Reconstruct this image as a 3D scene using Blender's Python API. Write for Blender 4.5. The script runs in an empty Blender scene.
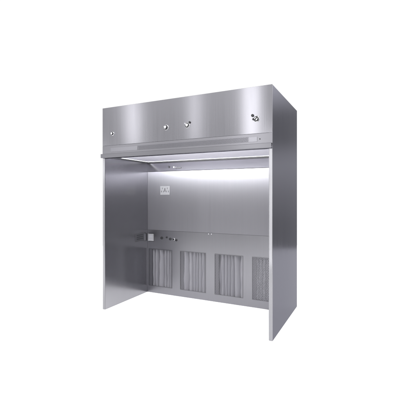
import bpy, bmesh, math, random
from mathutils import Vector, Matrix
random.seed(7)
scene = bpy.context.scene
COL = scene.collection
W, D, H = 2.1433, 1.19, 2.5          # booth width, depth, height (m)
OX = -W / 2                          # x of the left outer face
T = 0.036                            # side panel thickness
BY = 0.909                           # inner back wall
YAW = 0.4639

# ------------------------------------------------------------------ mesh helpers
def bm_box(bm, x0, x1, y0, y1, z0, z1):
    vs = [bm.verts.new((x + OX, y, z)) for x in (x0, x1) for y in (y0, y1) for z in (z0, z1)]
    f = [(0, 1, 3, 2), (4, 6, 7, 5), (0, 4, 5, 1), (2, 3, 7, 6), (0, 2, 6, 4), (1, 5, 7, 3)]
    return [bm.faces.new([vs[i] for i in q]) for q in f]

def bm_lathe(bm, prof, centre, axis='y', n=40):
    """prof: list of (radius, distance along -y)"""
    cx, cy, cz = centre
    rings = []
    for r, h in prof:
        ring = []
        for i in range(n):
            a = 2 * math.pi * i / n
            if axis == 'y':
                co = (cx + OX + r * math.cos(a), cy - h, cz + r * math.sin(a))
            elif axis == 'x':
                co = (cx + OX + h, cy + r * math.cos(a), cz + r * math.sin(a))
            else:
                co = (cx + OX + r * math.cos(a), cy + r * math.sin(a), cz - h)
            ring.append(bm.verts.new(co))
        rings.append(ring)
    for a, b in zip(rings, rings[1:]):
        for i in range(n):
            bm.faces.new((a[i], a[(i + 1) % n], b[(i + 1) % n], b[i]))
    bm.faces.new(list(reversed(rings[0]))); bm.faces.new(rings[-1])

def build(name, bm, mat, parent=None, bevel=0.0, seg=2, smooth=False, label=None):
    bmesh.ops.recalc_face_normals(bm, faces=bm.faces[:])
    me = bpy.data.meshes.new(name); bm.to_mesh(me); bm.free()
    o = bpy.data.objects.new(name, me); COL.objects.link(o)
    me.materials.append(mat)
    if smooth:
        for p in me.polygons: p.use_smooth = True
        me.set_sharp_from_angle(angle=math.radians(35)) if hasattr(me, 'set_sharp_from_angle') else None
    if bevel:
        m = o.modifiers.new('edge', 'BEVEL'); m.width = bevel; m.segments = seg; m.limit_method = 'ANGLE'
        m.harden_normals = False
    if parent: o.parent = parent
    if label: o['label'] = label
    return o

def box_part(name, dims, mat, parent, bevel=0.0015, label=None):
    bm = bmesh.new(); bm_box(bm, *dims)
    return build(name, bm, mat, parent, bevel, label=label)

# ------------------------------------------------------------------ materials
def nodes(name):
    m = bpy.data.materials.new(name); m.use_nodes = True
    nt = m.node_tree; b = nt.nodes['Principled BSDF']
    return m, nt, b

def brushed(name, col=(0.30, 0.296, 0.328), rough=0.25, grain='v', aniso=0.0, wav=0.0, edge=(0.40, 0.40, 0.43), grain_amt=0.035, bump=0, smear='z', wav_scale=(1.1, 1.1, 0.35)):
    m, nt, b = nodes(name)
    N, L = nt.nodes, nt.links
    b.inputs['Metallic'].default_value = 1.0
    b.inputs['Specular Tint'].default_value = (*edge, 1)
    tc = N.new('ShaderNodeTexCoord'); mp = N.new('ShaderNodeMapping')
    mp.inputs['Scale'].default_value = (420, 420, 1.6) if grain == 'v' else (1.6, 1.6, 420)
    L.new(tc.outputs['Object'], mp.inputs['Vector'])
    n1 = N.new('ShaderNodeTexNoise'); n1.inputs['Scale'].default_value = 1.0; n1.inputs['Detail'].default_value = 3
    L.new(mp.outputs['Vector'], n1.inputs['Vector'])
    n2 = N.new('ShaderNodeTexNoise'); n2.inputs['Scale'].default_value = 3.0; n2.inputs['Detail'].default_value = 4
    mp2 = N.new('ShaderNodeMapping'); mp2.inputs['Scale'].default_value = (3.2, 3.2, .5) if grain == 'v' else (.5, .5, 3.2)
    L.new(tc.outputs['Object'], mp2.inputs['Vector']); L.new(mp2.outputs['Vector'], n2.inputs['Vector'])
    r1 = N.new('ShaderNodeMapRange'); r1.inputs['From Min'].default_value = .3; r1.inputs['From Max'].default_value = .7
    r1.inputs['To Min'].default_value = 1 - grain_amt; r1.inputs['To Max'].default_value = 1 + grain_amt
    L.new(n1.outputs['Fac'], r1.inputs['Value'])
    mul = N.new('ShaderNodeVectorMath'); mul.operation = 'SCALE'; mul.inputs[0].default_value = col
    L.new(r1.outputs['Result'], mul.inputs['Scale']); L.new(mul.outputs['Vector'], b.inputs['Base Color'])
    add = N.new('ShaderNodeMath'); add.operation = 'ADD'
    r2 = N.new('ShaderNodeMapRange'); r2.inputs['From Min'].default_value = .3; r2.inputs['From Max'].default_value = .7
    r2.inputs['To Min'].default_value = rough - .012; r2.inputs['To Max'].default_value = rough + .012
    r3 = N.new('ShaderNodeMapRange'); r3.inputs['From Min'].default_value = .3; r3.inputs['From Max'].default_value = .7
    r3.inputs['To Min'].default_value = -.02; r3.inputs['To Max'].default_value = .02
    L.new(n2.outputs['Fac'], r2.inputs['Value']); L.new(n1.outputs['Fac'], r3.inputs['Value'])
    L.new(r2.outputs['Result'], add.inputs[0]); L.new(r3.outputs['Result'], add.inputs[1])
    L.new(add.outputs[0], b.inputs['Roughness'])
    if aniso:
        b.inputs['Anisotropic'].default_value = aniso
        cx = N.new('ShaderNodeCombineXYZ'); cx.inputs['X' if smear == 'x' else 'Z'].default_value = 1.0
        L.new(cx.outputs[0], b.inputs['Tangent'])
    bp = N.new('ShaderNodeBump'); bp.inputs['Strength'].default_value = bump; bp.inputs['Distance'].default_value = .0004
    L.new(n1.outputs['Fac'], bp.inputs['Height'])
    if wav:     # slight oil-canning of thin sheet
        n3 = N.new('ShaderNodeTexNoise'); n3.inputs['Scale'].default_value = 1.6; n3.inputs['Detail'].default_value = 0
        mp3 = N.new('ShaderNodeMapping'); mp3.inputs['Scale'].default_value = wav_scale
        L.new(tc.outputs['Object'], mp3.inputs['Vector']); L.new(mp3.outputs['Vector'], n3.inputs['Vector'])
        b2 = N.new('ShaderNodeBump'); b2.inputs['Strength'].default_value = 1.0; b2.inputs['Distance'].default_value = wav
        L.new(n3.outputs['Fac'], b2.inputs['Height']); L.new(b2.outputs['Normal'], bp.inputs['Normal'])
    L.new(bp.outputs['Normal'], b.inputs['Normal'])
    return m

def plain(name, col, rough=.5, metal=0.0, noise=.08, scale=60):
    m, nt, b = nodes(name); N, L = nt.nodes, nt.links
    b.inputs['Metallic'].default_value = metal; b.inputs['Roughness'].default_value = rough
    tc = N.new('ShaderNodeTexCoord'); n = N.new('ShaderNodeTexNoise'); n.inputs['Scale'].default_value = scale
    L.new(tc.outputs['Object'], n.inputs['Vector'])
    r = N.new('ShaderNodeMapRange'); r.inputs['To Min'].default_value = 1 - noise; r.inputs['To Max'].default_value = 1 + noise
    L.new(n.outputs['Fac'], r.inputs['Value'])
    mul = N.new('ShaderNodeVectorMath'); mul.operation = 'SCALE'; mul.inputs[0].default_value = col
    L.new(r.outputs['Result'], mul.inputs['Scale']); L.new(mul.outputs['Vector'], b.inputs['Base Color'])
    return m

def perforated(name, pitch, radius, col=(0.30, 0.296, 0.328), rough=.32):
    m = brushed(name, col, rough); nt = m.node_tree; N, L = nt.nodes, nt.links
    b = N['Principled BSDF']; out = N['Material Output']
    tc = N.new('ShaderNodeTexCoord'); sep = N.new('ShaderNodeSeparateXYZ'); L.new(tc.outputs['Object'], sep.inputs[0])
    def M(op, a, bb=None):
        n = N.new('ShaderNodeMath'); n.operation = op
        for i, v in enumerate((a, bb)):
            if v is None: continue
            if isinstance(v, (int, float)): n.inputs[i].default_value = v
            else: L.new(v, n.inputs[i])
        return n.outputs[0]
    def lattice(off):
        u = M('ADD', M('DIVIDE', sep.outputs['X'], pitch), off + 200.0); v = M('ADD', M('DIVIDE', sep.outputs['Z'], pitch), off + 200.0)
        du = M('SUBTRACT', M('FRACT', u), .5); dv = M('SUBTRACT', M('FRACT', v), .5)
        return M('ADD', M('MULTIPLY', du, du), M('MULTIPLY', dv, dv))
    d = M('MINIMUM', lattice(0), lattice(.5))
    hole = M('LESS_THAN', d, radius * radius)
    tr = N.new('ShaderNodeBsdfTransparent'); mix = N.new('ShaderNodeMixShader')
    L.new(hole, mix.inputs[0]); L.new(b.outputs[0], mix.inputs[1]); L.new(tr.outputs[0], mix.inputs[2])
    L.new(mix.outputs[0], out.inputs['Surface'])
    return m

STEEL = (0.275, 0.272, 0.297)
M_header = brushed('header_steel', STEEL, .225, 'v', aniso=.75, wav=.002, wav_scale=(1.3, 1.3, .15), bump=0)
M_band = brushed('band_steel', (.255, .252, .275), .32, 'h')
M_lip = brushed('lip_steel', (.215, .213, .232), .32, 'h')
M_side = brushed('side_steel', (.258, .257, .273), .18, 'v', wav=.0008, edge=(.34, .34, .37))
M_wall = brushed('wall_steel', STEEL, .46, 'v', aniso=.6, smear='x', wav=.0004, bump=0)
M_frame = brushed('frame_steel', (.16, .159, .172), .32, 'v')  # darker colour stands in for the shadow gap around each grille
M_low = brushed('lower_steel', (.240, .238, .258), .32, 'v')
M_liner = brushed('liner_steel', (.33, .328, .347), .225, 'v')
M_trim = brushed('trim_steel', (.42, .415, .45), .23, 'h')
M_perf = perforated('perforated_steel', .0205, .27, (.25, .247, .272))
M_fine = perforated('fine_perforated_steel', .0145, .33, (.25, .247, .272))
M_strip = perforated('perforated_band', .0155, .27)
M_dark = plain('dark_recess', (.02, .02, .025), .6)
M_rubber = plain('black_gasket', (.018, .018, .022), .55)
M_black = plain('black_plastic', (.012, .012, .015), .35)
M_chrome = plain('chrome', (.75, .75, .78), .10, 1.0, .02)
M_white = plain('white_plastic', (.27, .27, .285), .35, 0, .02)
M_grey = plain('grey_plastic', (.30, .30, .33), .4)
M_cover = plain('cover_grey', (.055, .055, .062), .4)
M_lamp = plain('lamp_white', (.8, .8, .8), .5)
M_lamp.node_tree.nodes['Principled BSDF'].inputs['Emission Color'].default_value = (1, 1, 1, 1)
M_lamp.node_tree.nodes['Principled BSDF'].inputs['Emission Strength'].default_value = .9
M_led = M_lamp.copy(); M_led.name = 'led_white'; M_led.node_tree.nodes['Principled BSDF'].inputs['Emission Strength'].default_value = 210
M_box = plain('filter_box_grey', (.07, .07, .08), .6)
M_filter = plain('filter_cloth', (.37, .366, .40), .8, 0, .03, 40)
M_film = plain('diffuser_film', (.60, .59, .66), .45, 0, .02)
M_floor = plain('studio_white', (.90, .90, .90), .9, 0, .004, 3)
M_label = plain('blank_plate', (.29, .287, .315), .3, 1.0, .02)

# ------------------------------------------------------------------ booth
booth = bpy.data.objects.new('downflow_booth', None); COL.objects.link(booth)
booth['label'] = 'brushed stainless steel downflow booth, open at the front, standing on the white studio floor'
booth['category'] = 'booth'

def side(x0, x1, inner_left, lab):
    bm = bmesh.new(); bm_box(bm, x0, x1, 0.0, D, 0.0, H - .002)
    o = build('side_panel', bm, M_side, booth, .003, 3, label=lab)
    return o
side(0, T, False, 'left side panel seen from the inside')
side(W - T, W, True, 'right side panel showing its outer face')
box_part('added_liner', (T + .0002, T + .0017, .004, BY - .0055, .003, 1.8855), M_liner, booth, 0)  # added sheets that soften the floor's reflection in the inner side faces
box_part('added_liner', (W - T - .0017, W - T - .0002, .004, BY - .0055, .003, 1.8855), M_liner, booth, 0)

# header: front sheet, roof, rear sheet
box_part('header_panel', (T, W - T, 0.0, .03, 2.0325, H), M_header, booth, .002)
bpy.data.objects['header_panel'].data.vertices  # built above
# the front sheet wraps over the ends of the side panels
hp = bpy.data.objects['header_panel']
for v in hp.data.vertices:
    v.co.x = -W / 2 if v.co.x < 0 else W / 2
    v.co.y = -.003 if v.co.y < .01 else -.0005
box_part('roof_panel', (T + .001, W - T - .001, .0, D - .004, H - .03, H - .006), M_side, booth)
box_part('rear_panel', (T + .001, W - T - .001, D - .02, D - .003, .002, H - .032), M_side, booth)

box_part('seam_light_block', (T + .001, W - T - .001, .0005, .018, 1.9235, 2.031), M_dark, booth, 0)  # unseen dark backing, added to stop light leaking through the header seam
# perforated band under the header
gb = box_part('grille_band', (0.0, W, -.003, -.0005, 1.931, 2.0305), M_band, booth, .001)
box_part('perforated_strip', (.54, 1.90, -.0045, -.0032, 1.950, 2.004), M_strip, gb, 0)
box_part('backing_sheet', (.545, 1.895, -.00315, -.00305, 1.952, 2.002), M_dark, gb, 0)
box_part('blank_plate', (.132, .535, -.006, -.0032, 1.952, 2.000), M_label, gb, .0008)
box_part('blank_plate', (1.905, 1.990, -.006, -.0032, 1.952, 2.000), M_label, gb, .0008)
bm = bmesh.new(); bm_lathe(bm, [(.006, 0), (.006, .003), (.003, .005)], (2.018, -.0031, 1.976), n=16)
build('screw', bm, M_black, gb, smooth=True)

# lip rail along the bottom of the header (bent sheet, slightly proud)
bm = bmesh.new()
prof = [(-.030, 1.929), (-.033, 1.926), (-.033, 1.882), (-.030, 1.879), (.06, 1.879), (.06, 1.884), (-.026, 1.886), (-.026, 1.922), (-.0035, 1.9225), (-.0035, 1.929)]
ends = []
for x in (-.004, W - .004):
    ends.append([bm.verts.new((x + OX, y, z)) for y, z in prof])
n = len(prof)
for i in range(n):
    bm.faces.new((ends[0][i], ends[0][(i + 1) % n], ends[1][(i + 1) % n], ends[1][i]))
bm.faces.new(ends[0]); bm.faces.new(list(reversed(ends[1])))
# keep the under-flange between the side panels
lip = build('lip_rail', bm, M_lip, booth, .001)
for v in lip.data.vertices:
    if v.co.y > 0: v.co.x = (T + .001 + OX) if v.co.x < 0 else (W - T - .001 + OX)

# ceiling with its light diffuser
ceil = box_part('ceiling_panel', (T + .001, W - T - .001, .062, BY + .05, 1.921, 1.94), M_grey, booth)
box_part('diffuser_sheet', (T + .012, W - T - .012, .066, BY - .012, 1.908, 1.920), M_film, ceil, .001)
bm = bmesh.new()
bm_box(bm, T + .0020, T + .010, .062, BY - .001, 1.886, 1.919)
bm_box(bm, W - T - .010, W - T - .0020, .062, BY - .001, 1.886, 1.919)
bm_box(bm, T + .0105, W - T - .0105, BY - .010, BY - .001, 1.886, 1.919)
build('gasket', bm, M_rubber, ceil)

# back wall: two sheets meeting at a centre joint, a top trim and a lower return-air panel
CX = 1.052
box_part('back_sheet', (T + .0005, CX - .0003, BY, BY + .012, .9135, 1.762), M_wall, booth, 0)
box_part('back_sheet', (CX + .0003, W - T - .0005, BY, BY + .012, .9135, 1.762), M_wall, booth, 0)
trim = box_part('top_trim', (T + .0005, W - T - .0005, BY - .0, BY + .012, 1.764, 1.8855), M_trim, booth, .001)
for v in trim.data.vertices:          # tilted to mirror the ceiling and look darker; lower edge stands forward
    if v.co.z < 1.8: v.co.y -= .024
lt = box_part('lamp_tube', (T + .006, W - T - .006, .030, .052, 1.8875, 1.9065), M_led, booth, .004)
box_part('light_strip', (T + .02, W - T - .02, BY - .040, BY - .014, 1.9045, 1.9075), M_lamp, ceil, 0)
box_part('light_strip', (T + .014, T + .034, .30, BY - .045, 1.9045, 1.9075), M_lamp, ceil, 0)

# lower panel with four openings
openings = [(.060, .460), (.590, .990), (1.120, 1.520), (1.640, 2.065)]
ZB, ZT = .098, .642
bm = bmesh.new()
xs = [T + .0005] + [v for o in openings for v in o] + [W - T - .0005]
for i in range(0, len(xs), 2):
    bm_box(bm, xs[i], xs[i + 1], BY - .004, BY + .012, ZB, ZT)
bm_box(bm, xs[0], xs[-1], BY - .004, BY + .012, ZT, .912)
bm_box(bm, xs[0], xs[-1], BY - .004, BY + .012, .002, ZB)
bmesh.ops.remove_doubles(bm, verts=bm.verts[:], dist=1e-5)
low = build('return_air_panel', bm, M_low, booth)

def grille(x0, x1, seed):
    rnd = random.Random(seed)
    bm = bmesh.new(); fr = .007
    bm_box(bm, x0, x0 + fr, BY - .007, BY - .0045, ZB, ZT); bm_box(bm, x1 - fr, x1, BY - .007, BY - .0045, ZB, ZT)
    bm_box(bm, x0 + fr, x1 - fr, BY - .007, BY - .0045, ZT - fr, ZT); bm_box(bm, x0 + fr, x1 - fr, BY - .007, BY - .0045, ZB, ZB + fr)
    g = build('return_grille', bm, M_frame, booth)
    xm = x0 + .060
    box_part('perforated_sheet', (x0 + .001, xm, BY - .0035, BY - .002, ZB + .001, ZT - .001), M_perf, g, 0)
    box_part('perforated_sheet', (xm + .001, x1 - .001, BY - .0035, BY - .002, ZB + .001, ZT - .001), M_perf if x0 > 1.6 else M_fine, g, 0)
    # dark frame of the filter box
    bm = bmesh.new()
    fx0, fx1 = x0 + .055, x1 - .006
    bm_box(bm, x0 + .003, fx0, BY + .013, BY + .05, ZB - .01, ZT + .01)
    bm_box(bm, fx0, fx1, BY + .115, BY + .119, ZB - .01, ZT + .01)
    build('filter_box', bm, M_box, g)
    # pleated filter cloth
    bm = bmesh.new(); nx, nz = 150, 40; per = (fx1 - fx0) / 6.0
    ph = [rnd.uniform(-.5, .5) for _ in range(6)]
    grid = []
    for j in range(nz + 1):
        z = ZB - .008 + (ZT - ZB + .016) * j / nz; row = []
        for i in range(nx + 1):
            x = fx0 + (fx1 - fx0) * i / nx
            s = (x - fx0) / per + .05 * math.sin(z * 7 + ph[0] * 6 + 30 * x) + .035 * math.sin(z * 21 + ph[1] * 5 + 50 * x) + .35 * math.sin((x - fx0) * 21 + ph[4] * 9)
            k = math.floor(s); fr_ = s - k
            y = BY + .008 + .095 * (1 - abs(math.sin(math.pi * fr_)) ** .6) + .003 * math.sin(3.1 * s * math.pi + ph[2]) + .003 * math.sin(31 * z + 20 * x + ph[3] * 8)
            row.append(bm.verts.new((x + OX, y, z)))
        grid.append(row)
    for j in range(nz):
        for i in range(nx):
            bm.faces.new((grid[j][i], grid[j][i + 1], grid[j + 1][i + 1], grid[j + 1][i]))
    build('pleated_filter', bm, M_filter, g, smooth=True)
for k, (a, b_) in enumerate(openings): grille(a, b_, 11 + k)

# ------------------------------------------------------------------ fittings on the header
def latch(x, z, r, kind):
    y0 = -.0031
    bm = bmesh.new()
    bm_lathe(bm, [(r, 0), (r, .003), (r * .88, .005)], (x, y0, z))
    base = build('latch', bm, M_chrome, hp, smooth=True)
    bm = bmesh.new(); bm_lathe(bm, [(r * .84, 0), (r * .84, .004), (r * .72, .007)], (x, y0 - .0049, z))
    build('collar', bm, M_black, base, smooth=True)
    if kind == 'ball':
        q = r * .60
        pr = [(r * .25, 0)] + [(q * math.sin(t), q * .8 * (1 - math.cos(t))) for t in [math.radians(a) for a in range(30, 180, 12)]] + [(.0004, q * 1.6)]
        bm = bmesh.new(); bm_lathe(bm, pr, (x, y0 - .0105, z)); build('knob', bm, M_chrome, base, smooth=True)
    else:
        bm = bmesh.new(); bm_lathe(bm, [(r * .55, 0), (r * .55, .007), (r * .46, .010)], (x, y0 - .0118, z)); build('knob', bm, M_chrome, base, smooth=True)
        a = math.radians(kind); bm = bmesh.new()
        bm_box(bm, -r * 1.05 - OX, r * .5 - OX, y0 - .0285, y0 - .0215, -.005, .005)
        bmesh.ops.rotate(bm, verts=bm.verts[:], cent=(0, 0, 0), matrix=Matrix.Rotation(a, 3, 'Y'))
        bmesh.ops.translate(bm, verts=bm.verts[:], vec=(x + OX, 0, z))
        build('handle', bm, M_black if kind > 60 else M_chrome, base, .002)
latch(.161, 2.173, .023, 'ball')
latch(.931, 2.183, .031, 'ball')
latch(1.202, 2.184, .031, 40)
latch(1.982, 2.176, .030, 130)
def cap(x, z, r):
    bm = bmesh.new(); bm_lathe(bm, [(r, 0), (r, .008), (r * .75, .012)], (x, -.0031, z), n=28)
    build('cap', bm, M_black, hp, smooth=True)
cap(1.943, 2.214, .014); cap(1.952, 2.176, .011); cap(1.232, 2.212, .012)

# ------------------------------------------------------------------ fittings inside
sk = box_part('socket_plate', (.262, .423, BY - .009, BY - .0005, 1.425, 1.552), M_white, booth, .003, label='white double power socket plate')
for cx in (.302, .383):
    for dx, dz, w, h in ((0, .028, .006, .022), (-.018, -.016, .007, .024), (.018, -.016, .007, .024)):
        bm = bmesh.new(); bm_box(bm, cx + dx - w / 2, cx + dx + w / 2, BY - .0096, BY - .0085, 1.49 + dz - h / 2, 1.49 + dz + h / 2)
        build('socket_slot', bm, M_black, sk)
bm = bmesh.new(); bm_box(bm, .337, .348, BY - .0096, BY - .0085, 1.49 - .018, 1.49 + .03)
build('socket_slot', bm, M_black, sk)
# control plate
cp = box_part('control_box', (.056, .150, BY - .016, BY - .0045, .752, .858), M_white, booth, .003, label='small white control box')
box_part('display', (.074, .132, BY - .0170, BY - .0162, .800, .842), M_grey, cp, .0004)
for i in range(3): box_part('key', (.076 + i * .020, .090 + i * .020, BY - .0174, BY - .0162, .768, .784), M_grey, cp, .0004)
box_part('bracket', (.062, .153, BY - .012, BY - .0046, .745, .7515), M_black, cp)
box_part('bracket', (.062, .153, BY - .010, BY - .0046, .8585, .866), M_black, cp)
for x, z, r in ((.288, .804, .016), (.373, .818, .011), (.431, .797, .015), (.489, .797, .013), (.53, .787, .013)):
    bm = bmesh.new(); bm_lathe(bm, [(r * 1.3, 0), (r * 1.3, .002), (r * 1.1, .0035)], (x, BY - .0042, z), n=24)
    b0 = build('push_button', bm, M_black if x != .489 else M_chrome, low, smooth=True)
    bm = bmesh.new(); bm_lathe(bm, [(r, 0), (r, .010), (r * .8, .012)], (x, BY - .0078, z), n=24)
    build('cap', bm, M_black, b0, smooth=True)
# little nozzle fittings on the top trim
bm = bmesh.new(); bm_lathe(bm, [(.013, 0), (.013, .008), (.008, .014)], (.414, BY - .013, 1.822), n=24); build('screw_plug', bm, M_black, trim, smooth=True)
bm = bmesh.new(); bm_lathe(bm, [(.016, 0), (.016, .004), (.009, .006), (.009, .02), (.014, .022), (.010, .034)], (.515, BY - .013, 1.815), n=24); nz = build('spray_nozzle', bm, M_trim, trim, smooth=True)
bm = bmesh.new(); bm_box(bm, .535, .615, BY - .025, BY - .014, 1.797, 1.812); build('name_strip', bm, M_cover, trim, .001)
for zz in (1.745, .899):
    for dx in (-.022, .022):
        y0 = BY if zz > 1 else BY - .004
        bm = bmesh.new(); bm_lathe(bm, [(.006, 0), (.006, .002), (.003, .0035)], (CX + dx, y0, zz), n=14); build('screw', bm, M_chrome, booth, smooth=True)
# dark plate with darker bars on the inside of the left panel
vc = box_part('slotted_plate', (T + .0017, T + .0065, .612, .818, .765, .880), M_cover, booth, .004, label='grey slotted plate on the left side panel')
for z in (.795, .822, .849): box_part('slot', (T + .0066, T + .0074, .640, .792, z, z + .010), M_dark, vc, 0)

# ------------------------------------------------------------------ setting
R = Vector((math.cos(YAW), math.sin(YAW), 0)); F = Vector((-math.sin(YAW), math.cos(YAW), 0))
CAM = Vector((3.0349 + OX, -3.3577, 1.421))
bm = bmesh.new(); c = CAM + F * 5.2
vs = [bm.verts.new((c.x + 5.4 * math.cos(a * math.pi / 64), c.y + 5.4 * math.sin(a * math.pi / 64), 0)) for a in range(128)]
bm.faces.new(vs)
fl = build('floor', bm, M_floor); fl['kind'] = 'structure'

# ------------------------------------------------------------------ world: white studio backdrop behind the booth, dim studio elsewhere
w = bpy.data.worlds.new('World'); scene.world = w; w.use_nodes = True
nt = w.node_tree; N, L = nt.nodes, nt.links
bg = N['Background']; bg.inputs['Strength'].default_value = 1.0
tc = N.new('ShaderNodeTexCoord')
flat = N.new('ShaderNodeVectorMath'); flat.operation = 'MULTIPLY'; flat.inputs[1].default_value = (1, 1, 0); L.new(tc.outputs['Generated'], flat.inputs[0])
nrm = N.new('ShaderNodeVectorMath'); nrm.operation = 'NORMALIZE'; L.new(flat.outputs[0], nrm.inputs[0])
dot = N.new('ShaderNodeVectorMath'); dot.operation = 'DOT_PRODUCT'; dot.inputs[1].default_value = F; L.new(nrm.outputs[0], dot.inputs[0])
mr = N.new('ShaderNodeMapRange'); mr.interpolation_type = 'SMOOTHSTEP'
for k, v in (('From Min', .76), ('From Max', .862), ('To Min', 0), ('To Max', 1)): mr.inputs[k].default_value = v
L.new(dot.outputs['Value'], mr.inputs['Value'])
# dim studio: lighter low walls, dark middle, light ceiling
sep = N.new('ShaderNodeSeparateXYZ'); L.new(tc.outputs['Generated'], sep.inputs[0])
ramp = N.new('ShaderNodeValToRGB'); cr = ramp.color_ramp
half = N.new('ShaderNodeMapRange'); half.inputs['From Min'].default_value = -1; half.inputs['From Max'].default_value = 1
L.new(sep.outputs['Z'], half.inputs['Value']); L.new(half.outputs[0], ramp.inputs[0])
stops = [(0, .5), (.46, .5), (.50, .75), (.54, 1.15), (.556, 1.0), (.574, .48), (.61, .52), (.645, 2.2), (1, 1.0)]
cr.elements[0].position, cr.elements[1].position = 0, 1
for p, v in stops[1:-1]: cr.elements.new(p)
for e, (p, v) in zip(cr.elements, stops): e.position = p; e.color = (v, v, v, 1)
dotr = N.new('ShaderNodeVectorMath'); dotr.operation = 'DOT_PRODUCT'; dotr.inputs[1].default_value = R; L.new(nrm.outputs[0], dotr.inputs[0])
sf = N.new('ShaderNodeMapRange'); sf.interpolation_type = 'SMOOTHSTEP'
for k, v in (('From Min', -.4), ('From Max', .4), ('To Min', .68), ('To Max', 1.3)): sf.inputs[k].default_value = v
L.new(dotr.outputs['Value'], sf.inputs['Value'])
dim = N.new('ShaderNodeVectorMath'); dim.operation = 'SCALE'; L.new(ramp.outputs[0], dim.inputs[0]); L.new(sf.outputs[0], dim.inputs['Scale'])
mix = N.new('ShaderNodeMix'); mix.data_type = 'RGBA'
L.new(mr.outputs[0], mix.inputs[0]); L.new(dim.outputs[0], mix.inputs[6]); mix.inputs[7].default_value = (1.06, 1.06, 1.06, 1)
L.new(mix.outputs[2], bg.inputs['Color'])

# ------------------------------------------------------------------ lamps
def area(name, x, y, z, wx, hz, radiance, target=None, col=(1, 1, 1)):
    l = bpy.data.lights.new(name, 'AREA'); l.shape = 'RECTANGLE'; l.size = wx; l.size_y = hz
    l.energy = radiance * math.pi * wx * hz; l.color = col
    o = bpy.data.objects.new(name, l); COL.objects.link(o); o.location = (x + OX, y, z)
    d = (Vector(target) - o.location) if target else Vector((0, 1, 0))
    o.rotation_euler = d.to_track_quat('-Z', 'Y').to_euler()
    return o
PY = -2.5
area('softbox', -.65, PY, 2.95, 3.6, 1.2, .28)
area('strip_lamp', -1.40, PY + .05, 2.95, .32, 1.3, 3.1)
area('strip_lamp', .02, PY + .05, 2.95, .24, 1.3, 2.0)
area('strip_lamp', 1.12, PY + .05, 2.70, .30, 1.8, 3.7)
area('strip_lamp', 1.46, PY + .05, 1.30, .16, 2.1, 5.0)
area('strip_lamp', -2.22, PY + .05, 1.20, .30, 2.2, 3.0)
area('strip_lamp', -1.90, PY + .03, 1.98, 5.4, .46, .9)
sun = bpy.data.lights.new('key_flash', 'SUN'); sun.energy = 3.7; sun.angle = math.radians(8)
so = bpy.data.objects.new('key_flash', sun); COL.objects.link(so)
dh = (R * .23 + F).normalized(); el = math.radians(50)
so.rotation_euler = (dh * math.cos(el) + Vector((0, 0, -math.sin(el)))).to_track_quat('-Z', 'Y').to_euler()

# ------------------------------------------------------------------ camera
cam = bpy.data.cameras.new('camera'); co = bpy.data.objects.new('camera', cam); COL.objects.link(co)
cam.sensor_width = 36; cam.lens = 350.11 / 400 * 36; cam.shift_y = -(200 - 195.15) / 400
cam.clip_end = 200; cam.clip_start = .05
co.location = CAM; co.rotation_euler = (math.radians(90), 0, YAW)
scene.camera = co
vs_ = scene.view_settings; vs_.view_transform = 'Standard'; vs_.look = 'None'; vs_.gamma = 1; vs_.exposure = 0; vs_.use_curve_mapping = False
scene.render.engine = 'CYCLES'; scene.cycles.max_bounces = 12; scene.cycles.transparent_max_bounces = 16; scene.cycles.use_denoising = True
